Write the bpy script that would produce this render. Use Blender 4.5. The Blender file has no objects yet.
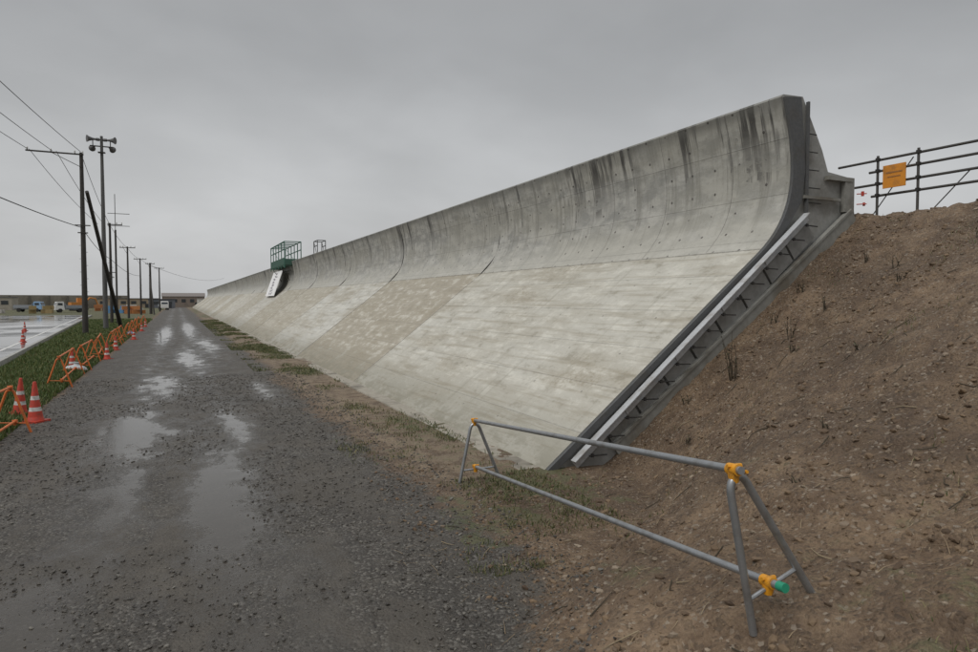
import bpy, math, random
import numpy as np
from mathutils import Vector, Matrix
random.seed(7); RNG=np.random.default_rng(11)
SC=bpy.context.scene
# ------------------------------------------------------------------ node helper
class NT:
    def __init__(s,name):
        s.m=bpy.data.materials.new(name); s.m.use_nodes=True; s.t=s.m.node_tree
        s.b=s.t.nodes['Principled BSDF']
    def n(s,typ,ins=None,**kw):
        nd=s.t.nodes.new(typ)
        for k,v in kw.items(): setattr(nd,k,v)
        if ins:
            for k,v in ins.items(): s.set(nd.inputs[k],v)
        return nd
    def set(s,sock,v):
        if isinstance(v,bpy.types.NodeSocket): s.t.links.new(v,sock)
        elif isinstance(v,bpy.types.Node): s.t.links.new(v.outputs[0],sock)
        else:
            if isinstance(v,(tuple,list)) and len(v)==3 and sock.type=='RGBA': v=(*v,1)
            sock.default_value=v
    def math(s,op,a,b=0.0,c=0.0,clamp=False):
        nd=s.n('ShaderNodeMath',{0:a,1:b,2:c},operation=op); nd.use_clamp=clamp; return nd.outputs[0]
    def mix(s,f,a,b,blend='MIX'):
        nd=s.n('ShaderNodeMix',data_type='RGBA',blend_type=blend)
        s.set(nd.inputs[0],f); s.set(nd.inputs[6],a); s.set(nd.inputs[7],b); return nd.outputs[2]
    def noise(s,vec,scale,detail=4,rough=.55,dist=0.0):
        return s.n('ShaderNodeTexNoise',{'Vector':vec,'Scale':scale,'Detail':detail,'Roughness':rough,'Distortion':dist}).outputs[0]
    def ss(s,x,a,b,lo=0.0,hi=1.0):
        nd=s.n('ShaderNodeMapRange',{0:x,1:a,2:b,3:lo,4:hi}); nd.interpolation_type='SMOOTHSTEP'; return nd.outputs[0]
    def attr(s,name): return s.n('ShaderNodeAttribute',attribute_name=name).outputs['Fac']
    def mapping(s,vec,scale=(1,1,1),loc=(0,0,0)):
        return s.n('ShaderNodeMapping',{'Vector':vec,'Scale':scale,'Location':loc}).outputs[0]
    def bump(s,h,strength=.5,dist=.02,normal=None):
        nd=s.n('ShaderNodeBump',{'Height':h,'Strength':strength,'Distance':dist})
        if normal is not None: s.set(nd.inputs['Normal'],normal)
        return nd.outputs[0]
    def out(s,col=None,rough=None,normal=None,metal=None,spec=None):
        if col is not None: s.set(s.b.inputs['Base Color'],col)
        if rough is not None: s.set(s.b.inputs['Roughness'],rough)
        if normal is not None: s.set(s.b.inputs['Normal'],normal)
        if metal is not None: s.set(s.b.inputs['Metallic'],metal)
        if spec is not None: s.set(s.b.inputs['Specular IOR Level'],spec)
        return s.m
def simple(name,col,rough=.6,metal=0.0,var=.25,scale=6.0,dirt=(.08,.07,.055)):
    k=NT(name); oc=k.n('ShaderNodeTexCoord').outputs['Object']
    a=k.noise(oc,scale,3); b=k.noise(oc,scale*7,2)
    f=k.ss(a,.45,.75,0,var); c=k.mix(f,col,dirt)
    c=k.mix(k.ss(b,.3,.7,0,.35*var),c,tuple(x*.4 for x in col))
    return k.out(c,k.ss(b,.2,.8,rough-.08,rough+.1),None,metal)
# ------------------------------------------------------------------ mesh builder
class MB:
    def __init__(s): s.v=[];s.f=[];s.m=[];s.uv=None
    def add(s,vs,fs,mat=0):
        o=len(s.v); s.v+= [tuple(p) for p in vs]
        for f in fs: s.f.append(tuple(i+o for i in f)); s.m.append(mat)
    def box(s,c,d,mat=0,rot=None):
        vs=[Vector((x*d[0]/2,y*d[1]/2,z*d[2]/2)) for x in(-1,1) for y in(-1,1) for z in(-1,1)]
        if rot is not None: vs=[rot@p for p in vs]
        vs=[p+Vector(c) for p in vs]
        s.add(vs,[(0,1,3,2),(4,6,7,5),(0,4,5,1),(2,3,7,6),(0,2,6,4),(1,5,7,3)],mat)
    def tube(s,pts,r,seg=8,mat=0,cap=True):
        pts=[Vector(p) for p in pts]; n=len(pts)
        rr=r if isinstance(r,(list,tuple)) else [r]*n
        t0=(pts[1]-pts[0]).normalized()
        up=Vector((0,0,1)) if abs(t0.z)<.9 else Vector((1,0,0))
        a=t0.cross(up).normalized(); rings=[]
        for i in range(n):
            t=((pts[min(i+1,n-1)]-pts[i]).normalized()+(pts[i]-pts[max(i-1,0)]).normalized()) if 0<i<n-1 else (pts[min(i+1,n-1)]-pts[max(i-1,0)])
            t.normalize(); a=(a-t*a.dot(t)).normalized(); b=t.cross(a)
            rings.append([pts[i]+(a*math.cos(2*math.pi*k/seg)+b*math.sin(2*math.pi*k/seg))*rr[i] for k in range(seg)])
        vs=[p for R in rings for p in R]; fs=[]
        for i in range(n-1):
            for k in range(seg):
                k2=(k+1)%seg; fs.append((i*seg+k,i*seg+k2,(i+1)*seg+k2,(i+1)*seg+k))
        if cap: fs.append(tuple(range(seg))[::-1]); fs.append(tuple((n-1)*seg+k for k in range(seg)))
        s.add(vs,fs,mat)
    def lathe(s,c,prof,seg=20,mat=0):
        for i in range(len(prof)-1):
            vs=[];
            for (r,z) in (prof[i],prof[i+1]):
                vs+=[(c[0]+r*math.cos(2*math.pi*k/seg),c[1]+r*math.sin(2*math.pi*k/seg),c[2]+z) for k in range(seg)]
            mm=mat[i] if isinstance(mat,list) else mat
            s.add(vs,[(k,(k+1)%seg,seg+(k+1)%seg,seg+k) for k in range(seg)],mm)
    def prism(s,prof,y0,y1,mat=0):   # profile in XZ
        n=len(prof); vs=[(x,y0,z) for x,z in prof]+[(x,y1,z) for x,z in prof]
        s.add(vs,[(i,(i+1)%n,n+(i+1)%n,n+i) for i in range(n)]+[tuple(range(n))[::-1],tuple(range(n,2*n))],mat)
    def make(s,name,mats,parent=None,smooth=False,loc=None,rot=None):
        me=bpy.data.meshes.new(name); me.from_pydata(s.v,[],s.f)
        for m in mats: me.materials.append(m)
        me.polygons.foreach_set('material_index',s.m)
        me.polygons.foreach_set('use_smooth',[smooth]*len(s.f)); me.update()
        if smooth:
            try: me.set_sharp_from_angle(angle=math.radians(40))
            except Exception: pass
        ob=bpy.data.objects.new(name,me); SC.collection.objects.link(ob)
        if parent: ob.parent=parent
        if loc: ob.location=loc
        if rot: ob.rotation_euler=rot
        return ob
def empty(name,loc=(0,0,0),rot=(0,0,0)):
    e=bpy.data.objects.new(name,None); SC.collection.objects.link(e); e.location=loc; e.rotation_euler=rot; return e
def npmesh(name,V,F,mat,attrs=None,smooth=False):
    me=bpy.data.meshes.new(name); nf,k=F.shape
    me.vertices.add(len(V)); me.vertices.foreach_set('co',V.astype(np.float32).ravel())
    me.loops.add(nf*k); me.loops.foreach_set('vertex_index',F.astype(np.int32).ravel())
    me.polygons.add(nf); me.polygons.foreach_set('loop_start',np.arange(0,nf*k,k,dtype=np.int32))
    try: me.polygons.foreach_set('loop_total',np.full(nf,k,dtype=np.int32))
    except Exception: pass
    me.polygons.foreach_set('use_smooth',np.full(nf,smooth,dtype=bool))
    me.update(calc_edges=True); me.validate()
    if attrs:
        for nme,a in attrs.items():
            at=me.attributes.new(nme,'FLOAT','POINT'); at.data.foreach_set('value',a.astype(np.float32))
    me.materials.append(mat)
    ob=bpy.data.objects.new(name,me); SC.collection.objects.link(ob); return ob
# ------------------------------------------------------------------ noise + terrain
TAB=RNG.random((256,256))
def vn(x,y,o=0):
    x=np.asarray(x,float)+o*17.3; y=np.asarray(y,float)+o*9.7
    xi=np.floor(x).astype(int); yi=np.floor(y).astype(int); fx=x-xi; fy=y-yi
    fx=fx*fx*(3-2*fx); fy=fy*fy*(3-2*fy)
    a=TAB[xi%256,yi%256];b=TAB[(xi+1)%256,yi%256];c=TAB[xi%256,(yi+1)%256];d=TAB[(xi+1)%256,(yi+1)%256]
    return (a*(1-fx)+b*fx)*(1-fy)+(c*(1-fx)+d*fx)*fy-.5
def fbm(x,y,oct=4,o=0):
    s=0;a=1
    for i in range(oct): s=s+a*vn(x*2**i,y*2**i,o+i); a*=.5
    return s
def sm(t): t=np.clip(t,0,1); return t*t*(3-2*t)
def lotedge(Y): return -5.9-.0677*(Y-29.5)
PUD=[(-.75,13.4,.65,2.1,.86),(.45,8.4,.32,2.4,.86),(-.35,20.5,.42,3,.78),(2.0,18.2,.32,2.2,.7),(.3,30,.45,5,.75),(1.5,38,.4,7,.75),(-.8,52,.5,10,.78),(.9,62,.5,12,.75),(-.55,9.2,.22,1.3,.55),(1.0,13.5,.28,1.6,.55),(-1.1,5.7,.3,1.0,.55)]
def pudat(X,Y):
    w=np.zeros_like(X)
    wx=.3*vn(Y*.8,X*.8,31)+.18*vn(Y*2.2,X*2.2,33)
    for (px,py,a,b,s) in PUD: w=np.maximum(w,s*np.exp(-((X+wx-px)/a)**2*.8-((Y-py)/b)**2*.8))
    return w
def height(X,Y):
    X=np.asarray(X,float);Y=np.asarray(Y,float)
    s=sm((7-Y)/4.5); Xt=5.5-4.7*s; p=1+.14*s
    t=np.clip((X-Xt)/(10.9-Xt),0,1.0); e=3.92*t**p
    e=e*(1-sm((Y-228)/8))
    em=sm((X-Xt+.3)/1.2)*np.where(X>14,.3,1)
    near=1-sm((Y-30)/40)
    z=e+em*near*(fbm(X*.9,Y*.9,3,1)*.17+fbm(X*3.3,Y*3.3,3,5)*.085+fbm(X*11,Y*11,2,9)*.036)
    rd=(1-em)*near*(np.abs(X)<9)*(1-.97*np.clip(pudat(X,Y)*1.7,0,1))
    z=z+rd*(fbm(X*.5,Y*.35,3,20)*.035+fbm(X*5,Y*5,3,24)*.012)
    z=z+.05*sm((-2.7-X)/.5)*(1-sm((lotedge(Y)+.6-X)/.6))+.03*sm((X-2.9)/.6)*(1-em)
    return z
def hz(x,y): return float(height(np.array([x]),np.array([y]))[0])
def axis(segs):
    out=[]
    for a,b,n in segs: out+=list(np.linspace(a,b,n,endpoint=False))
    out.append(segs[-1][1]); return np.array(out)
xs=axis([(-3000,-300,6),(-300,-40,10),(-40,-8,20),(-8,-3.4,30),(-3.4,2,90),(2,11.4,230),(11.4,16,20),(16,60,10),(60,3000,8)])
ys=axis([(-300,-10,6),(-10,1,20),(1,10,230),(10,20,130),(20,45,110),(45,110,80),(110,260,40),(260,900,12),(900,3500,6)])
GX,GY=np.meshgrid(xs,ys,indexing='ij'); GZ=height(GX,GY)
nx,ny=len(xs),len(ys)
edgeR=2.75+.6*fbm(GY*.35,GY*0+3,3,40)-1.3*sm((5-GY)/3); edgeL=-2.75+.4*fbm(GY*.4,GY*0+8,3,44)
roadm=sm((edgeR-GX)/1.3+.5)*sm((GX-edgeL)/.5+.5)
grass=sm((edgeL-.05-GX)/.5)*(GX>-400)
gs=sm((GX-2.3)/.8)*(1-sm((GX-4.6)/.8))
grass=np.maximum(grass,gs*(.20+.9*fbm(GX*.8,GY*.5,3,50)+.35*sm((GY-14)/20)))
grass=np.where((GX>2.5)&(GX<4.6)&(GY>5.6)&(GY<7.7),np.maximum(grass,.42+.6*fbm(GX*2,GY*2,2,61)),grass)
sand=sm((GX-2.7)/.6)*(1-sm((GX-4.7)/.6))*sm((GY-6.5)/2.5)
wet=pudat(GX,GY)+(.34*np.exp(-((GX-.75)/.5)**2)+.30*np.exp(-((GX+.85)/.45)**2))*(1+.8*fbm(GX*.3,GY*.15,2,77))
A=dict(road=roadm.ravel(),grass=np.clip(grass,0,1).ravel(),wet=wet.ravel(),sand=sand.ravel())
V=np.stack([GX.ravel(),GY.ravel(),GZ.ravel()],1)
I,J=np.meshgrid(np.arange(nx-1),np.arange(ny-1),indexing='ij')
F=np.stack([I*ny+J,(I+1)*ny+J,(I+1)*ny+J+1,I*ny+J+1],-1).reshape(-1,4)
cx=(GX[:-1,:-1]+GX[1:,1:])/2; cy=(GY[:-1,:-1]+GY[1:,1:])/2
isroad=((cx>-2.8)&(cx<3.2)&(cy<230)&(cy>-10)).ravel()
def ground_mat(is_road):
    k=NT('gravel_road_surface' if is_road else 'earth_surface'); oc=k.n('ShaderNodeTexCoord').outputs['Object']
    road=k.attr('road');gr=k.attr('grass');wt=k.attr('wet')
    n1=k.noise(oc,.7,3,.6);n2=k.noise(oc,3.5,5,.65);n3=k.noise(oc,22,4,.7)
    vor=k.n('ShaderNodeTexVoronoi',{'Vector':oc,'Scale':42.0}); vd=vor.outputs['Distance'];vc=vor.outputs['Color']
    sc=k.n('ShaderNodeSeparateColor',{0:vc}); gv=sc.outputs[0]; gv2=sc.outputs[1]
    mud=k.ss(k.noise(k.mapping(oc,(1,.45,1),(5,2,0)),1.1,4,.65),.47,.58)
    g=k.mix(k.ss(n2,.35,.7),(.047,.041,.034),(.094,.084,.069))
    g=k.mix(k.ss(n1,.4,.62,0,.65),g,(.038,.033,.027))
    peb=k.math('SUBTRACT',1.0,k.math('MULTIPLY',mud,.75))
    g=k.mix(k.math('MULTIPLY',k.ss(gv,.6,1,0,.75),peb),g,(.18,.17,.15)); g=k.mix(k.math('MULTIPLY',k.ss(gv2,0,.45,.6,0),peb),g,(.022,.02,.017))
    g=k.mix(k.math('MULTIPLY',mud,.45),g,(.074,.064,.05))
    d=k.mix(k.ss(n2,.3,.72),(.092,.057,.032),(.205,.142,.086))
    d=k.mix(k.ss(n1,.38,.66,0,.7),d,(.068,.044,.026))
    d=k.mix(k.ss(n3,.52,.75,0,.6),d,(.255,.185,.118)); d=k.mix(k.ss(gv2,.0,.35,.5,0),d,(.03,.020,.012))
    d=k.mix(k.ss(gv,.88,1,0,.6),d,(.28,.24,.19))
    d=k.mix(k.math('MULTIPLY',k.attr('sand'),k.ss(n2,.38,.6,.1,.65)),d,(.24,.19,.13))
    gg=k.mix(k.ss(n3,.3,.7),(.035,.046,.014),(.085,.10,.034)); gg=k.mix(k.ss(n2,.45,.7,0,.6),gg,(.12,.105,.055))
    rm=k.ss(k.math('ADD',road,k.math('MULTIPLY',k.math('SUBTRACT',n2,.5),1.6)),.3,.75)
    c=k.mix(rm,d,g)
    gm=k.ss(k.math('ADD',gr,k.math('MULTIPLY',k.math('SUBTRACT',n2,.5),1.8)),.42,.72)
    c=k.mix(k.math('MULTIPLY',gm,.8),c,gg)
    rough=.74
    if is_road:
        nw=k.noise(k.mapping(oc,(1.5,.75,1)),1.6,6,.75)
        wn=k.math('ADD',wt,k.math('ADD',k.math('MULTIPLY',k.math('SUBTRACT',nw,.5),2.3),k.math('MULTIPLY',k.math('SUBTRACT',n3,.5),1.0)))
        damp=k.math('MULTIPLY',k.ss(wn,-.05,.58),rm); pud=k.math('MULTIPLY',k.ss(wn,.56,.71),rm)
        c=k.mix(k.math('MULTIPLY',damp,.55),c,(.036,.031,.025)); c=k.mix(k.math('MULTIPLY',pud,.7),c,(.062,.054,.044))
        r=k.math('SUBTRACT',.68,k.math('MULTIPLY',damp,.37)); rough=k.math('SUBTRACT',r,k.math('MULTIPLY',pud,.23),clamp=True)
        st=k.math('MULTIPLY',k.math('SUBTRACT',1.0,k.math('MULTIPLY',pud,.95)),k.math('SUBTRACT',.95,k.math('ADD',k.math('MULTIPLY',damp,.3),k.math('MULTIPLY',mud,.3))))
    else: st=.95
    h=k.math('ADD',k.math('MULTIPLY',vd,-.6),k.math('MULTIPLY',n3,1.1))
    nb=k.n('ShaderNodeBump',{'Height':h,'Strength':st,'Distance':.03}).outputs[0]
    return k.out(c,rough,nb,spec=.5)
def sub(mask,name,mat):
    f=F[mask]; u,inv=np.unique(f,return_inverse=True)
    return npmesh(name,V[u],inv.reshape(f.shape),mat,{a:b[u] for a,b in A.items()},True)
sub(isroad,'gravel_road',ground_mat(True)); sub(~isroad,'ground',ground_mat(False))
# ------------------------------------------------------------------ stones
ico=np.array([(0,0,1)]+[(.894*math.cos(a),.894*math.sin(a),.447) for a in np.arange(5)*2*math.pi/5]+[(.894*math.cos(a),.894*math.sin(a),-.447) for a in (np.arange(5)+.5)*2*math.pi/5]+[(0,0,-1)])
icf=np.array([(0,i+1,(i+1)%5+1) for i in range(5)]+[(i+1,i+6,(i+1)%5+1) for i in range(5)]+[((i+1)%5+1,i+6,(i+1)%5+6) for i in range(5)]+[(11,(i+1)%5+6,i+6) for i in range(5)])
def stones(name,X,Y,S,mat,sink=.25):
    n=len(X); Z=height(X,Y)
    jit=1+.5*(RNG.random((n,12,1))-.5)
    sc=S[:,None]*(.6+.8*RNG.random((n,3)))*np.array([1,1,.65])
    a=RNG.random(n)*6.28; P=ico[None]*jit*sc[:,None,:]
    x=P[...,0]*np.cos(a)[:,None]-P[...,1]*np.sin(a)[:,None]; y=P[...,0]*np.sin(a)[:,None]+P[...,1]*np.cos(a)[:,None]
    tl=(RNG.random(n)-.5)[:,None]; z=P[...,2]+x*tl
    W=np.stack([x+X[:,None],y+Y[:,None],z+(Z+S*sink)[:,None]],-1).reshape(-1,3)
    Fc=(icf[None]+12*np.arange(n)[:,None,None]).reshape(-1,3)
    return npmesh(name,W,Fc,mat)
def island_mat(name,cols,rough=.6):
    k=NT(name); r=k.n('ShaderNodeNewGeometry').outputs['Random Per Island']
    cr=k.n('ShaderNodeValToRGB',{0:r}); e=cr.color_ramp.elements
    e[0].position=0; e[0].color=(*cols[0],1); e[1].position=1; e[1].color=(*cols[-1],1)
    for i in range(1,len(cols)-1):
        q=e.new(i/(len(cols)-1)); q.color=(*cols[i],1)
    return k.out(cr.outputs[0],rough)
GS=island_mat('gravel_stone',[(.024,.021,.018),(.052,.046,.038),(.078,.07,.058),(.04,.035,.029),(.15,.14,.12)],.45)
DS=island_mat('dirt_clod',[(.06,.038,.022),(.12,.08,.048),(.18,.125,.076),(.09,.059,.035),(.27,.22,.165)],.85)
n=42000
Y=2.5+RNG.random(n)**1.7*20; X=-3.2+RNG.random(n)*6.6
keep=(RNG.random(n)>pudat(X,Y)*1.6)&(fbm(X*.8,Y*.5,3,70)+.3*np.abs(np.abs(X)-.8)+.3*RNG.random(n)>.16)&(X<3.3-1.2*sm((5-Y)/2)+.3*RNG.random(n))
X,Y=X[keep],Y[keep]; S=(.004+.013*RNG.random(len(X))**4)*(1+.04*Y)
stones('gravel_stones',X,Y,S,GS)
n=26000
X=2.2+RNG.random(n)**.9*9.3; Y=1.2+RNG.random(n)*7.6
keep=~((Y>7.6)&(X>4.2)&(X<11.2))&(fbm(X*1.1,Y*1.1,3,99)+.5*RNG.random(n)>.1); X,Y=X[keep],Y[keep]
S=(.005+.026*RNG.random(len(X))**7)*1.1
stones('embankment_clods',X,Y,S,DS,.1)
# ------------------------------------------------------------------ grass
def blades(name,X,Y,H,W,mat,lean=.6,flat=False):
    n=len(X);Z=height(X,Y)-.005+(.015 if flat else 0); a=RNG.random(n)*6.28; b=RNG.random(n)*6.28; L=H*lean*RNG.random(n)
    dx,dy=np.cos(a)*W,np.sin(a)*W; lx,ly=np.cos(b)*L,np.sin(b)*L
    if flat: H=H*.15; Zt=height(X+lx,Y+ly)+.02
    else: Zt=Z+H
    Zm=Z+(Zt-Z)*.6
    P=np.stack([np.stack([X-dx,Y-dy,Z],1),np.stack([X+dx,Y+dy,Z],1),
      np.stack([X+dx*.7+lx*.35,Y+dy*.7+ly*.35,Zm],1),np.stack([X-dx*.7+lx*.35,Y-dy*.7+ly*.35,Zm],1),
      np.stack([X+lx,Y+ly,Zt],1)],1).reshape(-1,3)
    o=5*np.arange(n)[:,None]
    Fq=np.concatenate([o+np.array([[0,1,2]]),o+np.array([[0,2,3]]),o+np.array([[3,2,4]])])
    return npmesh(name,P,Fq,mat)
GRM=island_mat('grass_blade',[(.035,.06,.012),(.07,.11,.022),(.05,.085,.018),(.10,.13,.03),(.17,.15,.06)],.6)
GRO=island_mat('roadside_grass_blade',[(.04,.055,.015),(.075,.095,.027),(.055,.072,.02),(.12,.115,.045),(.21,.175,.09)],.7)
STR=island_mat('dry_straw',[(.10,.07,.04),(.27,.21,.13),(.16,.11,.06)],.8)
n=95000
Y=10+RNG.random(n)**1.6*80; e=lotedge(Y)+.25; X=e+(-2.75-e)*RNG.random(n)
kp=(fbm(X*.7,Y*.5,3,80)+.6*RNG.random(n)>-.25);X,Y=X[kp],Y[kp]
blades('verge_grass',X,Y,(.06+.13*RNG.random(len(X)))*(1+.6*vn(X,Y,3)),.005+.0004*Y,GRM)
n=90000
Y=5+RNG.random(n)**1.5*80; X=2.3+RNG.random(n)*2.1
d=fbm(X*.8,Y*.5,3,50)*1.1+.33*sm((Y-14)/20)+.0
d=np.where((Y>5.6)&(Y<7.9)&(X>2.7),d+.38,d)+.6*vn(X*3,Y*3,8)+.5*vn(X*9,Y*9,12)
kp=RNG.random(n)<np.clip(d*1.5-.12,0,1); kp&=~((Y<9.5)&(Y>7.9)&(X>3.4)&(RNG.random(n)<.8)); X,Y=X[kp],Y[kp]
blades('roadside_grass',X,Y,.02+.06*RNG.random(len(X))**2,.003+.0004*Y,GRO,1.2)
n=9000
X=3+RNG.random(n)*8; Y=1.5+RNG.random(n)*6.0; kp=fbm(X*1.3,Y*1.3,3,90)>.28; X,Y=X[kp],Y[kp]
blades('embankment_grass',X,Y,.02+.05*RNG.random(len(X)),.0035,GRO,1.1)
n=3600
X=1.8+RNG.random(n)*8.8; Y=1.5+RNG.random(n)*6.0; kp=fbm(X*.9,Y*.9,3,95)>-.1; X,Y=X[kp],Y[kp]
blades('dry_straw_litter',X,Y,.03+.12*RNG.random(len(X))**2,.0028,STR,2.0,True)
WD=simple('weed_stalk',(.045,.035,.02),.8); WL=simple('weed_leaf',(.06,.065,.025),.7)
b=MB()
for q in range(130):
    x=random.uniform(2.2,10.2); y=random.uniform(1.7,7.3); a=random.random()*6.28; l=random.uniform(.05,.22); pts=[]
    for t in (0,.5,1): xx=x+math.cos(a)*l*t+random.uniform(-.02,.02); yy=y+math.sin(a)*l*t; pts.append((xx,yy,hz(xx,yy)+.012))
    b.tube(pts,[.005,.004,.002],5,random.choice([0,1]))
b.make('fallen_twigs',[WD,simple('pale_twig',(.24,.19,.12),.8)])
def weed(x,y,h,n,sp=.25):
    b=MB(); z=hz(x,y)-.02
    for i in range(n):
        a=random.random()*6.28; L=h*(.4+.6*random.random()); t=sp*random.random(); ox,oy=random.uniform(-.05,.05),random.uniform(-.05,.05)
        pts=[(ox,oy,0),(ox+math.cos(a)*L*t*.4,oy+math.sin(a)*L*t*.4,L*.5),(ox+math.cos(a)*L*t,oy+math.sin(a)*L*t,L)]
        b.tube(pts,[.006,.005,.002],5)
        for j in range(int(9*L/.4)+2):
            q=random.uniform(.15,1); c=Vector(pts[0]).lerp(Vector(pts[2]),q); aa=random.random()*6.28; l=random.uniform(.015,.05)
            d=Vector((math.cos(aa)*l,math.sin(aa)*l,random.uniform(.0,.04))); w=Vector((-d.y,d.x,0))*.25
            b.add([c,c+d*.5+w,c+d,c+d*.5-w],[(0,1,2,3)],random.choice([0,0,1]))
    b.make('weed_plant',[WD,WL],loc=(x,y,z))
weed(7.15,6.85,.75,10,.3); weed(7.9,6.55,.38,4,.3); weed(8.45,6.4,.30,4,.4); weed(6.1,6.6,.14,5,.8); weed(9.4,6.0,.24,4,.6); weed(9.9,5.2,.18,4,.9); weed(7.2,5.0,.12,4,.9); weed(6.7,7.3,.16,5,.8)
weed(8.9,7.2,.28,5,.5); weed(5.2,3.9,.10,4,.9); weed(4.2,3.4,.08,4,.9); weed(7.6,6.2,.16,5,.8); weed(8.9,5.6,.16,5,.8); weed(9.6,6.6,.24,4,.6); weed(8.2,7.1,.22,4,.5); weed(9.1,4.6,.16,5,.9)
# ------------------------------------------------------------------ seawall
def concrete_wall():
    k=NT('seawall_concrete'); uv=k.n('ShaderNodeUVMap').outputs[0]; sp=k.n('ShaderNodeSeparateXYZ',{0:uv}); u=sp.outputs[0];v=sp.outputs[1]
    oi=k.n('ShaderNodeObjectInfo'); tone=oi.outputs['Color']
    par=k.ss(v,5.22,5.3)
    nA=k.noise(k.mapping(uv,(.25,.8,1)),1.0,4,.6); nB=k.noise(k.mapping(uv,(1.2,2.2,1)),1.3,6,.7); nC=k.noise(uv,14,4,.7)
    ns=k.noise(k.mapping(uv,(5,.35,1)),1.0,4,.7)
    nl=k.noise(k.mapping(uv,(.35,6,1)),1.0,4,.7)
    slope=k.mix(k.ss(nA,.35,.68),tone,k.mix(.5,tone,(.30,.27,.205)))
    slope=k.mix(k.ss(nB,.48,.64,0,.6),slope,(.58,.57,.51)); slope=k.mix(k.ss(nl,.48,.66,0,.55),slope,(.27,.24,.18))
    slope=k.mix(k.ss(nB,.46,.32,0,.65),slope,(.22,.20,.15)); slope=k.mix(k.ss(ns,.52,.75,0,.4),slope,(.22,.205,.16))
    tanm=k.math('MULTIPLY',k.ss(nA,.52,.66),k.ss(nC,.40,.62)); slope=k.mix(k.math('MULTIPLY',tanm,.4),slope,(.24,.20,.135))
    edge=k.math('MULTIPLY',k.ss(v,1.6,0.0),k.ss(nB,.35,.6,.3,1)); slope=k.mix(k.math('MULTIPLY',edge,.75),slope,(.14,.13,.09))
    pc=k.mix(k.ss(nB,.38,.62),(.255,.255,.238),(.42,.415,.385)); pc=k.mix(k.ss(nA,.4,.62,0,.5),pc,(.31,.30,.255))
    pc=k.mix(k.ss(ns,.48,.70,0,.6),pc,(.18,.175,.15))
    pc=k.mix(k.ss(v,6.5,5.3,0,.5),pc,(.45,.44,.39))
    c=k.mix(par,slope,pc)
    tn=k.noise(k.mapping(uv,(3.2,.20,1),(3,0,0)),1,5,.7)
    patch=k.ss(k.noise(k.mapping(uv,(.38,.08,1),(1.7,0,0)),1,2),.46,.56,.2,1)
    top=k.math('MULTIPLY',k.math('MULTIPLY',k.ss(v,6.7,7.8),k.ss(tn,.48,.58)),patch)
    c=k.mix(k.math('MULTIPLY',top,.94),c,(.04,.038,.035))
    p2=k.math('MULTIPLY',k.math('MULTIPLY',k.ss(v,6.4,6.8),k.ss(v,7.4,7.0)),k.math('MULTIPLY',k.ss(tn,.50,.6),k.ss(nB,.46,.54)))
    c=k.mix(k.math('MULTIPLY',p2,k.math('MULTIPLY',patch,.8)),c,(.09,.087,.08))
    c=k.mix(k.math('MULTIPLY',k.ss(v,7.7,7.98),k.ss(nB,.35,.6,.2,.75)),c,(.11,.11,.10))
    # staining either side of the block joints
    def line(x,period,w,off=0.0):
        t=k.math('PINGPONG',k.math('ADD',x,off),period/2); return k.ss(t,w,w*.4,0,1)
    ln=k.math('MULTIPLY',line(v,.93,.012,.1),.35)
    vl=k.math('MULTIPLY',k.math('MULTIPLY',line(u,1.8,.014),par),.55)
    crease=k.ss(k.math('ABSOLUTE',k.math('SUBTRACT',v,5.25)),.022,.008)
    L=k.math('MAXIMUM',k.math('MAXIMUM',ln,vl),k.math('MULTIPLY',crease,.65))
    L=k.math('MULTIPLY',L,k.ss(nC,.25,.6,.35,1))
    fu=k.math('PINGPONG',k.math('ADD',u,.17),.3); fv=k.math('PINGPONG',k.math('ADD',v,.12),.225)
    dd=k.math('SQRT',k.math('ADD',k.math('MULTIPLY',fu,fu),k.math('MULTIPLY',fv,fv)))
    hole=k.math('MULTIPLY',k.ss(dd,.032,.018),k.math('MULTIPLY',par,k.ss(nB,.43,.49)))
    fu2=k.math('PINGPONG',k.math('ADD',u,.4),.75); fv2=k.math('PINGPONG',k.math('ADD',v,.3),.465)
    d2=k.math('SQRT',k.math('ADD',k.math('MULTIPLY',fu2,fu2),k.math('MULTIPLY',fv2,fv2)))
    hole2=k.math('MULTIPLY',k.ss(d2,.024,.014),k.math('SUBTRACT',.6,k.math('MULTIPLY',par,.6)))
    hole=k.math('MAXIMUM',hole,hole2)
    c=k.mix(L,c,(.09,.085,.075)); c=k.mix(k.math('MULTIPLY',hole,.85),c,(.05,.045,.04))
    c=k.mix(k.ss(nC,.55,.72,0,.4),c,(.17,.158,.12))
    h=k.math('SUBTRACT',k.math('MULTIPLY',nC,.7),k.math('MULTIPLY',k.math('MAXIMUM',L,hole),1.5))
    return k.out(c,k.ss(nB,.3,.7,.55,.8),k.bump(h,.6,.012))
WC=concrete_wall()
WE=simple('end_face_shaded_concrete',(.27,.27,.255),.8,var=.6,scale=2.5,dirt=(.12,.11,.09))  # wall concrete darkened for the end caps, their shade put into the colour
WDK=simple('end_band_dark',(.085,.088,.09),.7,var=.5,scale=3)
STL=simple('galvanised_steel',(.36,.375,.39),.42,.75,var=.5,scale=9,dirt=(.17,.155,.13))
STP=simple('pale_steel_strip',(.46,.475,.49),.55,.1,var=.6,scale=4,dirt=(.22,.19,.15))
BRD=simple('form_board_grey',(.24,.24,.22),.75,var=.8,scale=1.6,dirt=(.12,.10,.07))
DARK=simple('dark_iron',(.025,.024,.023),.7,var=.3)
def bez(p0,p1,p2,p3,n):
    return [tuple((1-t)**3*a+3*(1-t)**2*t*b+3*(1-t)*t*t*c+t**3*d for a,b,c,d in zip(p0,p1,p2,p3)) for t in np.linspace(0,1,n)]
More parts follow.
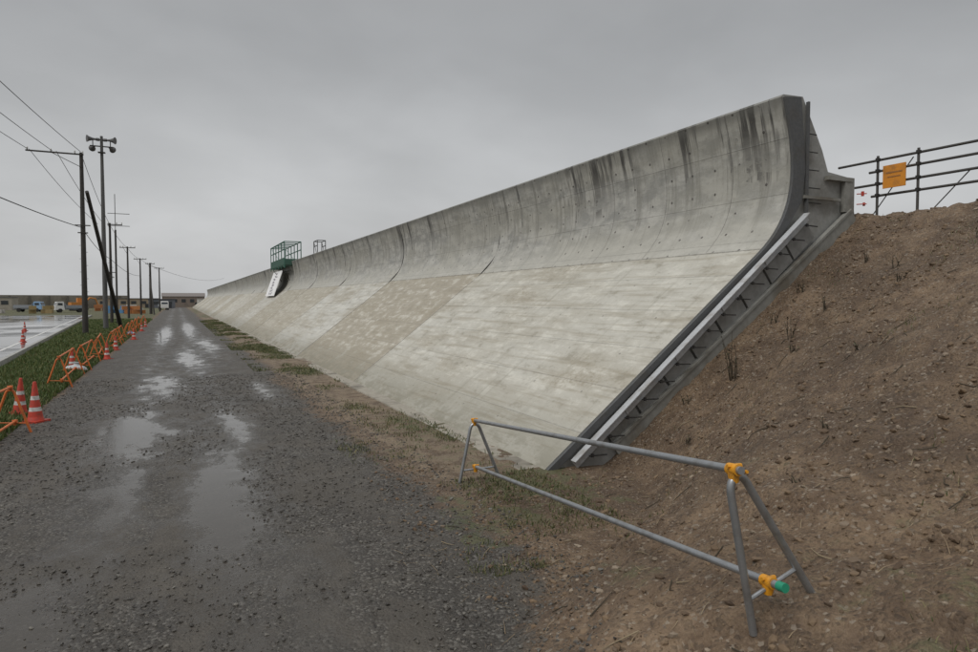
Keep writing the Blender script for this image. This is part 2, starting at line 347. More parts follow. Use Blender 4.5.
FR=[(4.5-.25*1,-.20),(4.5,0.0)]+[(4.5+(8.55-4.5)*t,3.16*t) for t in np.linspace(.1,1,10)]
FR+=bez((8.55,3.16),(9.1,3.60),(9.30,4.05),(9.29,4.62),12)[1:]+bez((9.29,4.62),(9.29,5.0),(9.17,5.4),(9.07,5.76),6)[1:]
BK=[(9.10,5.80),(9.56,5.82),(9.78,5.45),(10.06,4.98),(10.22,4.62),(10.80,4.56),(10.95,3.86),(5.75,.10),(5.5,-.3),(4.3,-.3)]
seawall=empty('seawall')
tones=[(.45,.44,.39),(.33,.30,.24),(.47,.465,.425),(.37,.345,.285),(.33,.305,.245),(.44,.43,.39),(.34,.32,.265),(.42,.405,.36)]
y=7.75; lens=[10.9,9.8]; i=0
arc=[0]
for a,b in zip(FR,FR[1:]): arc.append(arc[-1]+math.dist(a,b))
zero=arc[1]; arc=[a-zero for a in arc]; full=FR+BK; nF=len(FR)
GAP=.05
while y<232:
    L=lens[i] if i<2 else 10.0
    dx=random.uniform(-.03,.03) if i else 0
    y0,y1=y,y+L-GAP
    n=len(full); ny_=7; me=bpy.data.meshes.new('wall_block'); vs=[];fs=[];uvs=[];mi=[]
    yy=np.linspace(y0,y1,ny_)
    for yv in yy: vs+=[(x+dx,yv,z+(0 if i==0 else dx*.5)) for x,z in full]
    vv=arc+[arc[-1]+.05,arc[-1]+.5]+[9+.3*q for q in range(len(BK)-2)]
    for j in range(ny_-1):
        for q in range(n):
            q2=(q+1)%n; fs.append((j*n+q,(j+1)*n+q,(j+1)*n+q2,j*n+q2)); v2=vv[q2] if q2 else 12
            uvs+=[(yy[j],vv[q]),(yy[j+1],vv[q]),(yy[j+1],v2),(yy[j],v2)]; mi.append(0)
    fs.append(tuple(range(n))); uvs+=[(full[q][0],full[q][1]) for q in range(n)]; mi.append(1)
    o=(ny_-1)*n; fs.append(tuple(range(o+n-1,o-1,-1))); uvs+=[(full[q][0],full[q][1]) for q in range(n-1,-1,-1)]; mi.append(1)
    me.from_pydata(vs,[],fs); ul=me.uv_layers.new(name='UVMap'); ul.data.foreach_set('uv',np.array(uvs,dtype=np.float32).ravel())
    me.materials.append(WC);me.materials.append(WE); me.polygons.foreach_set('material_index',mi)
    me.polygons.foreach_set('use_smooth',[m==0 for m in mi]); me.set_sharp_from_angle(angle=math.radians(25)); me.update()
    ob=bpy.data.objects.new('wall_block',me); SC.collection.objects.link(ob); ob.parent=seawall
    t=tones[i%len(tones)]; ob.color=(*t,1)
    y+=L; i+=1
b=MB(); yj=7.75
for q in range(8):
    yj+= lens[q] if q<2 else 10
    b.prism([(x-.0,z) for x,z in [(4.6,-.2),(8.6,3.10),(9.2,3.9),(9.33,4.6),(9.15,5.7),(9.5,5.7),(9.9,4.6),(5.6,0)]],yj-GAP-.001,yj+.001)
b.make('expansion_joint',[DARK],seawall)
b=MB()
band=[(x+.012,z-.012) for x,z in FR[1:]]+[(9.47,5.79),(9.60,4.6),(9.52,4.05),(9.20,3.62),(8.9,3.30),(4.70,.0)]
b.prism(band,7.70,7.7495); b.make('end_band',[WDK],seawall)
b=MB()
p0=Vector((4.98,7.65,.10)); p1=Vector((9.58,7.65,3.80)); c=(p0+p1)/2; L=(p1-p0).length; ang=math.atan2(p1.z-p0.z,p1.x-p0.x); R=Matrix.Rotation(-ang,3,'Y')
b.box(c,(L,.03,.15),0,R); b.box(c+R@Vector((0,-.06,.069)),(L,.09,.012),0,R)
b.box((9.63,7.70,4.80),(.04,.05,1.86),1)
for q in range(1,5):
    m=p0.lerp(p1,q/5); b.box(m+Vector((0,-.022,0)),(.16,.012,.13),0,R)
b.make('steel_angle_strip',[STP,WDK],seawall)
b=MB()
for q in range(9):
    t0,t1=q/9+.004,(q+1)/9-.004; a=p0.lerp(p1,t0);c2=p0.lerp(p1,t1); m=(a+c2)/2+R@Vector((.0,.055,-.24)); b.box(m,((c2-a).length,.05,.34),0,R)
b.make('infill_planks',[simple('plank_grey',(.23,.23,.22),.8,var=.8,scale=1.5,dirt=(.10,.09,.065))],seawall)
b=MB(); q0=Vector((5.72,7.66,.18)); q1=Vector((10.78,7.66,3.86)); c=(q0+q1)/2; L=(q1-q0).length; an2=math.atan2(q1.z-q0.z,q1.x-q0.x); R2=Matrix.Rotation(-an2,3,'Y')
b.box(c,(L,.06,.26),0,R2); b.box(c+R2@Vector((0,.0,.15)),(L,.09,.04),0,R2)
b.box((10.66,7.69,4.24),(.24,.08,.60),0); b.box((10.42,7.685,4.50),(.62,.09,.07),0); b.box((10.0,7.69,4.14),(.9,.05,.05),0)
b.make('edge_board',[BRD],seawall)
b=MB()
for t in np.linspace(.04,.97,15):
    p=p0.lerp(p1,t)+R@Vector((0,-.01,-.05)); b.tube([p+Vector((0.0,-.05,.0)),p+Vector((.30,-.05,-.01))],.011,6)
    b.box(p+Vector((.05,-.05,0)),(.035,.03,.05),0)
for z in (4.05,4.3,4.6,4.9,5.2): b.tube([(9.62,7.69,z),(9.98-(z-4)*.12,7.69,z)],.010,6)
b.make('tie_rods',[DARK],seawall)
RED=simple('red_plastic',(.45,.05,.03),.5)
b=MB(); b.tube([(10.86,7.55,4.22),(10.86,7.55,4.30)],.025,8); b.tube([(10.9,7.55,4.05),(10.9,7.55,4.11)],.02,8); b.tube([(10.8,7.62,4.26),(10.9,7.5,4.26)],.01,6); b.tube([(10.8,7.62,4.08),(10.9,7.5,4.08)],.01,6); b.make('red_cap',[RED],seawall)
b=MB(); b.prism([(4.20,-.1),(4.24,.045),(4.56,.05),(4.6,-.1)],7.9,232); b.make('toe_footing',[simple('toe_concrete',(.32,.295,.245),.8,var=.8,scale=1.5)],seawall)
# ------------------------------------------------------------------ near scaffold barrier
YEL=simple('yellow_clamp',(.70,.31,.015),.5,var=.5,scale=25); GRN=simple('green_cap',(.02,.26,.15),.5)
ORG=simple('orange_paint',(.62,.15,.03),.5,var=.4,scale=8)
def hoop(b,f1,f2,ap,r,mat=0):
    f1,f2,ap=Vector(f1),Vector(f2),Vector(ap); rad=.085
    d1=(f1-ap).normalized(); d2=(f2-ap).normalized(); a=ap+d1*rad*1.3; c=ap+d2*rad*1.3
    sd=(f2-f1).normalized()*.035; a=a-sd; c=c+sd
    pts=[f1]+[a*(1-t)**3+(ap-sd*1.3+Vector((0,0,.01)))*3*t*(1-t)**2+(ap+sd*1.3+Vector((0,0,.01)))*3*t*t*(1-t)+c*t**3 for t in np.linspace(0,1,12)]+[f2]
    b.tube(pts,r,10,mat)
def clamp(b,p,d,mat,s=.8):
    d=Vector(d).normalized(); p=Vector(p); up=Vector((0,0,1)); sd=d.cross(up).normalized()
    b.tube([p-d*.05*s,p+d*.05*s],.040*s,12,mat); b.tube([p-up*.02*s,p-up*.085*s],[.042*s,.030*s],8,mat); b.tube([p+up*.02-sd*.055*s,p+up*.02+sd*.055*s],.014*s,6,mat)
    b.tube([p+sd*.05*s-up*.01,p+sd*.05*s-up*.01-d*.07*s],.012*s,6,mat)
def A_barrier(name,pn,pf,mats,hn=.8,hf=.8,ext=.06,leann=(0,0),leanf=(0,0),lower_side=.12,spn=.30,spf=.30):
    par=empty(name); 
    d=Vector((pf[0]-pn[0],pf[1]-pn[1],0)).normalized(); s=Vector((d.y,-d.x,0))
    tops=[];lows=[]
    for (p,h,ln,w) in ((pn,hn,leann,spn),(pf,hf,leanf,spf)):
        f1=Vector((p[0],p[1],0))-s*w; f2=Vector((p[0],p[1],0))+s*w; f1.z=hz(f1.x,f1.y)-.01; f2.z=hz(f2.x,f2.y)-.01
        zc=(f1.z+f2.z)/2; ap=Vector((p[0]+ln[0],p[1]+ln[1],zc+h)); b=MB(); hoop(b,f1,f2,ap,.0215)
        q1=f1.lerp(ap,.22); q2=f2.lerp(ap,.22); b.tube([q1,q2],.012,8)
        b.make('frame',[mats[0]],par,True); tops.append(ap+Vector((0,0,.025))); lows.append(q1.lerp(q2,.5+lower_side)+Vector((0,0,.03)))
    d1=(tops[1]-tops[0]).normalized(); d2=(lows[1]-lows[0]).normalized()
    b=MB(); b.tube([tops[0]-d1*ext,tops[1]+d1*ext],.0225,12); b.make('top_rail',[mats[1]],par,True)
    b=MB(); b.tube([lows[0]-d2*ext*1.6,lows[1]+d2*ext],.0225,12); b.make('lower_rail',[mats[1]],par,True)
    b=MB()
    for p in tops: clamp(b,p,d1,0)
    for p in lows: clamp(b,p,d2,0)
    b.make('clamps',[mats[2]],par,True)
    b=MB(); e=lows[0]-d2*ext*1.6; b.tube([e-d2*.03,e+d2*.02],.026,10); b.make('end_cap',[mats[3]],par,True)
A_barrier('scaffold_pipe_barrier',(2.97,2.47),(3.55,7.7),[STL,STL,YEL,GRN],.80,.79,leann=(-.33,.05),leanf=(-.08,0),spn=.20,spf=.28,lower_side=-.1)
for (ya,yb_) in [(10.9,14.3),(21,24.6),(26,29.6),(31,34.6),(36.5,40),(42,45.5),(47.5,51),(53,56.5),(59,62.5),(65,68.5),(72,75.5)]:
    x0=-2.95+random.uniform(-.1,.1)+(.12 if ya<12 else 0)
    A_barrier('orange_pipe_barrier',(x0,ya),(x0+(.1 if ya<12 else -.25*random.random()),yb_),[ORG,ORG,ORG,ORG])
# ------------------------------------------------------------------ cones
CR=simple('cone_red',(.50,.05,.028),.5,var=.6,scale=12); CW=simple('cone_white',(.58,.58,.56),.45,var=.6,scale=12)
def cone(x,y,h=.75,tilt=0,z=None):
    b=MB(); pr=[(.14,.03),(.115,.10),(.10,.2),(.088,.27),(.07,.40),(.06,.47),(.045,.58),(.03,.70),(.025,.72),(0,.725)]
    s=h/.72; pr=[(r*s,zz*s) for r,zz in pr]; b.lathe((0,0,0),pr,20,[0,0,1,0,1,0,0,0,0])
    b.box((0,0,.018*s),(.32*s,.32*s,.036*s),0)
    b.make('traffic_cone',[CR,CW],None,True,(x,y,(hz(x,y) if z is None else z)-.003),(tilt,tilt*.6,random.random()))
cone(-2.56,15.4,.80); cone(-2.98,16.3,.76,.06); cone(-3.25,26,.7); cone(-2.4,45,.7); cone(-2.5,57,.7); cone(-2.6,66,.7); cone(-7.8,44,.7,z=.06); cone(-7.9,34.5,.75,z=.06); cone(-10.5,60,.7,z=.06); cone(-2.7,36,.7);cone(-2.6,30.5,.7)
b=MB(); b.lathe((0,0,0),[(.02,.0),(.25,.03),(.28,.12),(.22,.22),(.08,.28),(.05,.36),(.09,.40),(0,.41)],14,0); o=b.make('sandbag',[simple('bag_cloth',(.45,.47,.48),.8,var=.3)],None,True,(-3.05,25.2,hz(-3.05,25.2)),(0,.1,0)); o.scale=(1.2,.9,.8)
b=MB(); b.lathe((0,0,0),[(.02,.0),(.22,.03),(.25,.12),(.2,.2),(.06,.26),(.05,.32),(0,.33)],14,0); o=b.make('sandbag',[simple('bag_cloth_b',(.12,.2,.35),.8,var=.3)],None,True,(-2.9,50.5,hz(-2.9,50.5)),(0,-.1,1)); o.scale=(1.2,.9,.9)
# ------------------------------------------------------------------ wet paved lot
def lot_mat():
    k=NT('wet_asphalt'); oc=k.n('ShaderNodeTexCoord').outputs['Object']; n1=k.noise(oc,.15,4,.6);n2=k.noise(oc,2.5,4,.6)
    c=k.mix(k.ss(n2,.3,.7),(.06,.06,.06),(.10,.10,.098)); r=k.ss(n1,.45,.65,.04,.34)
    return k.out(c,r,k.bump(n2,.03,.01))
WHT=simple('road_paint',(.62,.62,.60),.6,var=.6,scale=3)
me=MB(); me.add([(lotedge(8),8,.062),(lotedge(118),118,.062),(-75,125,.062),(-75,8,.062)],[(0,1,2,3)]); me.make('wet_paved_yard',[lot_mat()])
b=MB()
def strip(x0,y0,x1,y1,w=.15):
    d=Vector((x1-x0,y1-y0)).normalized(); s=Vector((-d.y,d.x))*w/2
    b.add([(x0+s.x,y0+s.y,.0665),(x1+s.x,y1+s.y,.0665),(x1-s.x,y1-s.y,.0665),(x0-s.x,y0-s.y,.0665)],[(0,1,2,3)])
strip(lotedge(20)-1.0,20,lotedge(110)-1.0,110,.15)
strip(-24,46,-9.5,64,.15)
b.make('yard_line_marking',[WHT])
b=MB(); y=9
while y<112:
    xa,xb=lotedge(y),lotedge(y+1.97); an=math.atan2(-(xb-xa),1.97)
    b.box(((xa+xb)/2,y+.985,.10),(.16,1.96,.2),0,Matrix.Rotation(an,3,'Z')); y+=2
b.make('kerb',[simple('kerb_concrete',(.36,.36,.34),.8,var=.5)])
# ------------------------------------------------------------------ poles & wires
PC=simple('pole_concrete',(.10,.10,.098),.8,var=.4,scale=2); PD=simple('pole_dark',(.04,.036,.032),.8,var=.3,scale=2)
INS=simple('insulator',(.5,.5,.48),.4)
def util_pole(x,y,h,arm=(-2.8,.2),r=.17,second=True,name='utility_pole'):
    P=empty(name,(x,y,hz(x,y) if x>-6 else 0))
    b=MB(); b.tube([(0,0,-.3),(0,0,h*.5),(0,0,h)],[r*1.1,r*.9,r*.65],12)
    for q in range(10): b.tube([(-.25*(q%2),0,2+q*.45),(.25*(1-q%2),0,2+q*.45)],.012,5)
    b.make('shaft',[PD],P,True)
    b=MB()
    if arm:
        b.box(((arm[0]+arm[1])/2,-.12,h-.15),(arm[1]-arm[0],.09,.09)); b.tube([(arm[0]*.55,-.12,h-.15),(0,-.12,h-1.0)],.022,6)
        if second: b.box((0,-.12,h-4.9),(.9,.07,.07)); b.box((0,-.12,h-5.4),(.6,.07,.07))
        b.make('crossarm',[PD],P)
        b=MB()
        for t in (arm[0]+.1,arm[0]*.55,arm[1]-.5,arm[1]-.05): b.lathe((t,-.12,h-.1),[(.02,0),(.06,.05),(.03,.09),(.055,.14),(.02,.2),(0,.21)],8)
        b.make('insulators',[INS],P)
    return P
util_pole(-5.67,52,12.3,(-3.1,.15))
util_pole(-8.9,3.5,12.3,(-3.1,.15))
util_pole(-5.9,75,10.0,(-.2,1.1),.14)
util_pole(-5.7,97,9.3,(-.9,.9),.14,False); util_pole(-5.2,118,9,(-.9,.9),.14,False); util_pole(-4.0,124,8.6,(-.7,.7),.22,False); util_pole(-3.2,150,9,(-.9,.9),.15,False)
b=MB(); b.tube([(-4.3,64,-.3),(-5.5,53.0,9.9)],[.17,.12],12); b.make('leaning_stay_pole',[PD],None,True)
b=MB(); b.tube([(-3.3,118,-.3),(-4.0,121,6.5)],[.13,.1],10); b.make('leaning_stay_pole',[PD],None,True)
P=empty('loudspeaker_pole',(-5.15,60,0)); b=MB(); b.tube([(0,0,-.3),(0,0,8),(0,0,15.3)],[.19,.15,.10],12); b.make('shaft',[PC],P,True)
b=MB(); b.box((0,0,14.5),(1.6,.08,.08)); b.box((0,0,15.0),(1.0,.08,.08)); b.box((0,-.1,14.0),(.5,.4,.06))
for q in (-.6,.6): b.box((q,0,14.75),(.06,.06,.6))
b.make('bracket',[PD],P)
b=MB()
for sx in (-1,1):
    c=Vector((sx*.35,-.1,15.0)); d=Vector((sx*.9,-.35,-.05)).normalized()
    b.tube([c,c+d*.25,c+d*.5,c+d*.65],[.07,.10,.18,.28],14); b.tube([c-d*.22,c],[.12,.12],10)
    c=Vector((sx*.5,.1,14.5)); d=Vector((sx*.3,.8,-.1)).normalized(); b.tube([c,c+d*.3,c+d*.6],[.06,.12,.26],12)
b.make('horn_speakers',[simple('speaker_grey',(.10,.10,.10),.6)],P,True)
b=MB(); b.tube([(0,0,0),(0,0,9.3)],.09,10); b.tube([(0,0,9),(0,0,12.8)],.03,8)
for z in (10.9,9.7): b.box((.3,0,z),(1.9,.05,.05))
b.make('antenna_mast',[PD],None,True,(-5.35,74,0))
def wire(pts0,pts1,sag,b,r=.018):
    a=Vector(pts0);c=Vector(pts1); pts=[]
    for t in np.linspace(0,1,22): q=a.lerp(c,t); q.z-=sag*4*t*(1-t); pts.append(q)
    b.tube(pts,r,5)
b=MB()
wire((-8.65,51.9,12.3),(-11.9,3.4,12.3),.5,b);wire((-7.3,51.9,12.3),(-10.5,3.4,12.3),.45,b);wire((-5.7,51.9,12.4),(-8.9,3.4,12.4),.5,b)
wire((-5.7,51.9,7.3),(-8.9,3.4,7.3),.5,b,.025)
for dx in (-2.9,-1.4,0): wire((-5.67+dx,51.9,12.3),(-5.9+dx*.35,75,9.9),.3,b)
wire((-5.67,52,7.2),(-5.9,75,6.5),.3,b,.022); wire((-5.9,75,9.9),(-5.7,97,9.2),.3,b);wire((-5.7,97,9.2),(-5.2,118,9),.3,b);wire((-5.2,118,9),(-3.2,150,9),.4,b,.02);wire((-5.9,75,6.5),(-5.2,118,6.3),.5,b,.022);wire((-4,124,8.3),(14,230,9.5),1.5,b,.025)
b.make('overhead_wires',[DARK])
# ------------------------------------------------------------------ rail fence on embankment crest
RUST=simple('rail_steel',(.075,.072,.068),.6,.3,var=.5,scale=8)
P=empty('pipe_rail_fence'); b=MB()
zb=3.85
for yv in (8.05,7.3,5.6,3.9,2.2,.5): b.tube([(12,yv,zb-.3),(12,yv,5.12)],.024,8); 
b.make('posts',[RUST],P,True); b=MB()
for z,ye in ((5.05,8.9),(4.84,8.25),(4.6,8.7),(4.38,8.2)): b.tube([(12.05,ye,z),(12.05,-2,z+.0)],.024,8)
b.tube([(12.1,8.3,3.9),(12.1,7.45,5.0)],.010,6); b.tube([(12.1,7.2,3.9),(12.1,6.5,4.6)],.010,6)
b.make('rails',[RUST],P,True)
b=MB()
for yv in (8.05,7.3,5.6):
    for z in (5.05,4.84,4.6,4.38): b.box((12.0,yv,z),(.08,.05,.06))
b.make('couplers',[DARK],P)
b=MB(); b.box((11.95,7.70,4.69),(.02,.42,.42),0); b.box((11.937,7.70,4.76),(.004,.30,.025),1); b.box((11.937,7.70,4.68),(.004,.24,.02),1)
b.make('orange_notice_board',[simple('board_orange',(.68,.27,.03),.5,var=.4),simple('board_print',(.35,.16,.05),.6)])
# ------------------------------------------------------------------ scaffold and banner on wall
SG=simple('scaffold_green',(.03,.12,.085),.5)
def scaffold(name,y0,y1,x0,x1,z0,z1,m,r=.035,net=True):
    P=empty(name); b=MB()
    nyy=max(2,int((y1-y0)/1.8)+1)
    for yv in np.linspace(y0,y1,nyy):
        for x in (x0,x1): b.tube([(x,yv,z0),(x,yv,z1)],r,6)
        b.tube([(x0,yv,z1),(x1,yv,z1)],r,6)
    for x in (x0,x1):
        for z in (z0+.3,z0+.7*(z1-z0),z1): b.tube([(x,y0,z),(x,y1,z)],r,6)
        b.tube([(x,y0,z0),(x,y1,z1)],.02,6)
    b.make('frame',[m],P); b=MB(); b.box(((x0+x1)/2,(y0+y1)/2,z0+.25),(x1-x0,y1-y0,.08))
    if net: b.box((x0-.03,(y0+y1)/2,z0+.6),(.03,y1-y0,.6)); b.box(((x0+x1)/2,y0-.03,z0+.55),(x1-x0,.03,.5))
    b.make('deck_and_netting',[simple('net_green',(.04,.10,.075),.8) if net else DARK],P)
scaffold('green_scaffold',59,68,8.5,9.9,5.2,7.5,SG,.045)
b=MB(); b.box((9,63,5.0),(.08,8,.08)); b.tube([(8.5,61,5.2),(9.2,61,4.2)],.03,6); b.tube([(8.5,66,5.2),(9.2,66,4.2)],.03,6); b.make('scaffold_bracket',[DARK])
scaffold('site_scaffold',50,51.4,9.6,10.2,5.6,6.9,DARK,.03,False)
b=MB(); T0,T1,B0,B1=Vector((8.75,62.0,5.15)),Vector((8.75,68,5.15)),Vector((7.75,60.6,2.78)),Vector((7.75,66.6,2.78))
nr=(T1-T0).cross(T0-B0).normalized()
if nr.x>0: nr=-nr
b.add([B0,B1,T1,T0,B0-nr*.04,B1-nr*.04,T1-nr*.04,T0-nr*.04],[(0,1,2,3),(4,7,6,5),(0,4,5,1),(2,6,7,3),(1,5,6,2),(0,3,7,4)],0)
o=nr*.012
def bq(u0,u1,v0,v1):
    P=lambda u,v:(B0.lerp(B1,u)).lerp(T0.lerp(T1,u),v)+o
    b.add([P(u0,v0),P(u1,v0),P(u1,v1),P(u0,v1)],[(0,1,2,3)],1)
for j in range(8):      # glyph-like strokes
    v0=.06+.112*j; 
    for q in range(3):
        uu=random.uniform(.28,.55); bq(uu,uu+random.uniform(.12,.25),v0+q*.028,v0+q*.028+.012)
    uu=random.uniform(.35,.6); bq(uu,uu+.05,v0,v0+.075)
b.make('white_banner_board',[simple('banner_cloth',(.8,.8,.8),.7,var=.1),simple('banner_text',(.12,.10,.14),.7)])
# ------------------------------------------------------------------ distant site
def building(x,y,w,d,h,col,roof=(.12,.12,.13),gable=0,name='site_shed'):
    P=empty(name,(x,y,0)); m=simple(name+'_wall',col,.7,var=.35,scale=.8)
    b=MB(); b.box((0,0,h/2),(w,d,h)); b.make('walls',[m],P)
    b=MB()
    if gable: b.add([(-w/2-.2,-d/2-.2,h+.01),(w/2+.2,-d/2-.2,h+.01),(w/2+.2,d/2+.2,h+.01),(-w/2-.2,d/2+.2,h+.01),(-w/2-.2,0,h+gable),(w/2+.2,0,h+gable)],[(0,1,5,4),(2,3,4,5),(0,4,3),(1,2,5),(3,2,1,0)])
    else: b.box((0,0,h+.08),(w+.3,d+.3,.14))
    b.make('roof',[simple(name+'_roof',roof,.6)],P)
    b=MB(); nw=max(1,int(w/2.5))
    for q in range(nw): b.box((-w/2+(q+.5)*w/nw,-d/2-.02,h*.6),(w/nw*.5,.06,h*.3))
    b.box((w*.3,-d/2-.02,h*.22),(.9,.05,h*.44)); b.make('windows_and_door',[simple('dark_glass',(.03,.035,.04),.2)],P)
building(-13,225,16,8,2.8,(.30,.24,.17),(.10,.09,.09),0)
building(2,245,13,7,3.6,(.22,.18,.15),(.18,.16,.15),1.2)
building(9,236,6,2.5,2.7,(.55,.55,.53),(.4,.4,.4),0,'white_container')
building(-4,215,7,3,2.6,(.12,.13,.15),(.08,.08,.09),0,'dark_container')
building(-46,190,22,7,3.0,(.33,.30,.25),(.15,.15,.16),0)
building(-75,200,18,7,4.2,(.30,.28,.24),(.14,.14,.15),1.0)
P=empty('low_concrete_wall'); b=MB(); a=Vector((-160,170,0)); c=Vector((-14,232,0)); d=(c-a); L=d.length; an=math.atan2(d.y,d.x); R=Matrix.Rotation(an,3,'Z')
b.box((a+c)/2+Vector((0,0,1.9)),(L,.6,3.8),0,R); b.make('wall_body',[simple('far_concrete',(.25,.225,.185),.8,var=.6,scale=.3)],P)
b=MB()
for q in range(34): b.box(a.lerp(c,(q+.5)/34)+R@Vector((0,-.5,1.8)),(.5,.4,3.6),0,R)
b.make('buttresses',[simple('far_concrete_b',(.13,.12,.10),.8)],P)
TY=simple('tyre',(.02,.02,.02),.85); GL=simple('glass_dark',(.03,.04,.05),.15)
def truck(x,y,rz,col,bed):
    P=empty('small_truck',(x,y,0),(0,0,rz)); m=simple('truck_paint',col,.35,var=.15)
    b=MB(); b.prism([(-2.4,.5),(-2.4,1.3),(-2.15,2.05),(-1.0,2.1),(-.85,.5)],-.85,.85); b.make('cab',[m],P)
    b=MB(); b.box((.9,0,.65),(3.4,1.5,.2)); b.box((.95,0,.85),(3.4,1.8,.1)); b.box((.95,.88,1.15),(3.4,.05,.5));b.box((.95,-.88,1.15),(3.4,.05,.5));b.box((2.63,0,1.15),(.05,1.8,.5));b.box((-.72,0,1.3),(.06,1.8,.9)); b.make('bed',[bed],P)
    b=MB(); b.box((-1.6,-.86,1.6),(.8,.03,.45));b.box((-1.6,.86,1.6),(.8,.03,.45)); b.box((-2.3,0,1.65),(.05,1.4,.5),0,Matrix.Rotation(.3,3,'Y')); b.make('windows',[GL],P)
    b=MB()
    for wx in (-1.6,1.7):
        for wy in (-.8,.8): b.tube([(wx,wy-.12,.38),(wx,wy+.12,.38)],.38,16)
    b.make('wheels',[TY],P)
BG=simple('truck_bed',(.25,.27,.30),.6)
truck(-19,150,.3,(.7,.7,.7),BG); truck(-27,160,2.9,(.25,.4,.6),BG); truck(-3,178,1.7,(.72,.72,.7),BG); truck(-34,150,.1,(.6,.6,.6),BG)
def excavator(x,y,rz,col):
    P=empty('excavator',(x,y,0),(0,0,rz)); m=simple('machine_paint',col,.5)
    b=MB()
    for sy in (-1,1): b.prism([(-1.7,.35),(-1.4,.8),(1.4,.8),(1.7,.35),(1.4,.02),(-1.4,.02)],sy-.25,sy+.25)
    b.make('tracks',[TY],P); b=MB(); b.box((-.4,0,1.4),(2.6,2.2,1.0)); b.prism([(-.1,1.9),(-.1,2.9),(.9,2.9),(1.15,1.9)],.1,1.1)
    b.make('house_and_cab',[m],P); b=MB(); b.tube([(1,-.3,1.6),(2.2,-.3,2.9),(3.4,-.3,2.7)],[.22,.22,.16],6); b.tube([(3.3,-.3,2.8),(3.9,-.3,1.3)],[.16,.12],6); b.prism([(3.6,1.4),(4.2,1.4),(4.3,.6),(3.7,.4)],-.7,.1); b.make('boom_and_bucket',[m],P)
excavator(-20,172,.4,(.5,.2,.04))
P=empty('crawler_crane',(-68,162,0)); GC=simple('crane_green',(.02,.16,.12),.5); b=MB(); b.box((0,0,1.9),(5,3,2)); b.prism([(-2.4,.2),(-2.8,.6),(-2.4,1),(2.4,1),(2.8,.6),(2.4,.2)],-1.8,-1);b.prism([(-2.4,.2),(-2.8,.6),(-2.4,1),(2.4,1),(2.8,.6),(2.4,.2)],1,1.8); b.make('body',[GC],P)
b=MB(); 
for s1 in (-.5,.5):
    for s2 in (-.5,.5): b.tube([(-2,s1,2.5+s2),(-14,s1*.4,7.5+s2)],.13,5); b.tube([(-2,s1,2.7+s2),(16,s1*.4,5+s2)],.13,5)
for q in range(10):
    t=q/10; x=-2-12*t; z=2.5+5*t; b.tube([(x,-.4,z-.5),(x-1.2,-.3,z+.9)],.08,4); x=-2+18*t; z=2.7+2.3*t; b.tube([(x,-.4,z+.5),(x+1.8,-.3,z-.3)],.08,4)
b.make('lattice_boom',[GC],P)
for (x,y,col) in [(-7,128,(.4,.16,.05)),(-10,135,(.1,.25,.45)),(-8.5,160,(.5,.5,.48)),(-22,140,(.3,.22,.1)),(-30,145,(.45,.43,.4)),(-15,165,(.35,.14,.05))]:
    b=MB()
    for q in range(7): b.box((random.uniform(-1.5,1.5),random.uniform(-1,1),.35+.7*(q//4)),(1.1,.9,.66),0,Matrix.Rotation(random.uniform(-.3,.3),3,'Z'))
    b.make('crate_stack',[simple('crate',col,.7)],loc=(x,y,0))
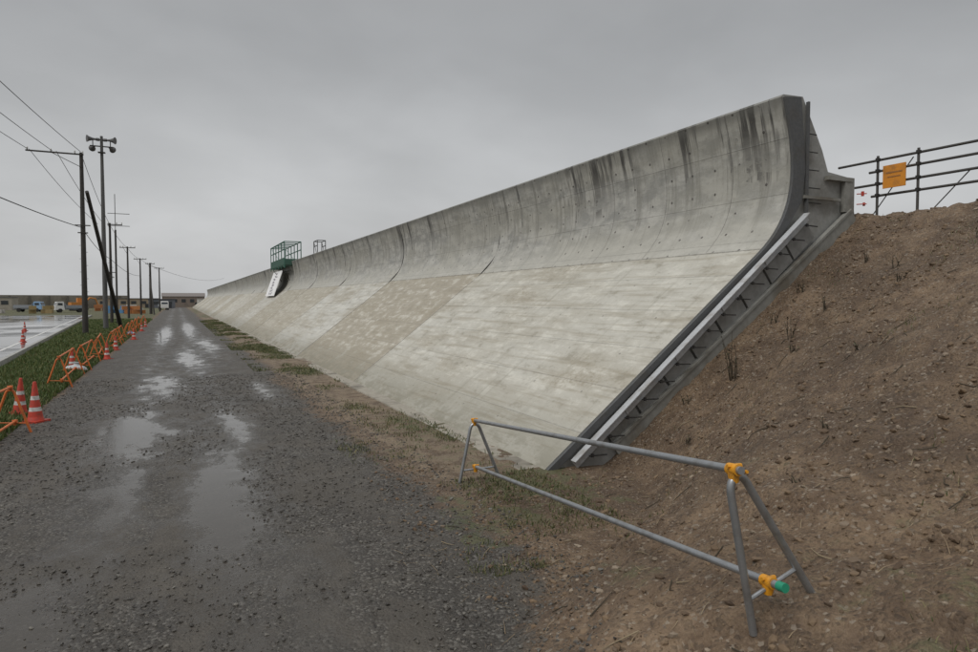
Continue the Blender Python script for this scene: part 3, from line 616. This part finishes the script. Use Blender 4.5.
# ------------------------------------------------------------------ sky & light
SUN_EL,SUN_AZ=math.radians(48),math.radians(-110)
w=bpy.data.worlds.new("World"); SC.world=w; w.use_nodes=True; t=w.node_tree; bg=t.nodes['Background']
class WN(NT):
    def __init__(s,t): s.t=t
k=WN(t)
sky=k.n('ShaderNodeTexSky',sky_type='NISHITA'); sky.sun_disc=False; sky.sun_elevation=SUN_EL; sky.sun_rotation=SUN_AZ; sky.air_density=1.5; sky.dust_density=4
gen=k.n('ShaderNodeTexCoord').outputs['Generated']; sx=k.n('ShaderNodeSeparateXYZ',{0:gen})
zc=k.math('MAXIMUM',sx.outputs[2],0.0); den=k.math('ADD',zc,.3)
pv=k.n('ShaderNodeCombineXYZ',{0:k.math('DIVIDE',sx.outputs[0],den),1:k.math('DIVIDE',sx.outputs[1],den),2:0.0}).outputs[0]
c1=k.noise(pv,.6,4,.5,.3); c2=k.noise(pv,2.6,5,.55,.2)
elev=k.n('ShaderNodeValToRGB',{0:zc}); e=elev.color_ramp.elements
e[0].position=0; e[0].color=(5.3,5.37,5.45,1); e[1].position=1; e[1].color=(10.5,10.5,10.6,1)
for p,c in ((.10,(5.5,5.57,5.66)),(.22,(4.95,5.02,5.1)),(.36,(3.8,3.86,3.93)),(.48,(3.7,3.75,3.8)),(.7,(8.2,8.25,8.3))):
    q=e.new(p); q.color=(*c,1)
f=k.math('ADD',k.ss(c1,.3,.7,.86,1.10),k.ss(c2,.3,.7,-.035,.04))
cc=k.mix(1.0,elev.outputs[0],k.n('ShaderNodeCombineColor',{0:f,1:f,2:f}).outputs[0],'MULTIPLY')
col=k.mix(.94,sky.outputs[0],cc); t.links.new(col,bg.inputs[0]); bg.inputs[1].default_value=.1
sd=bpy.data.lights.new('sun','SUN'); sd.energy=1.4; sd.angle=math.radians(25); sd.color=(1,.97,.93)
so=bpy.data.objects.new('sun',sd); SC.collection.objects.link(so)
dv=Vector((math.sin(SUN_AZ)*math.cos(SUN_EL),math.cos(SUN_AZ)*math.cos(SUN_EL),math.sin(SUN_EL)))
so.rotation_euler=dv.to_track_quat('Z','Y').to_euler()
# ------------------------------------------------------------------ camera
cd=bpy.data.cameras.new('camera'); cd.lens=24; cd.sensor_width=36; cd.clip_end=6000; cd.clip_start=.05
co=bpy.data.objects.new('camera',cd); SC.collection.objects.link(co); co.location=(0,0,2.4)
co.rotation_euler=(math.radians(90-2.28),0,math.radians(-25.555)); SC.camera=co
SC.view_settings.view_transform='Standard'; SC.view_settings.look='None'; SC.view_settings.exposure=0
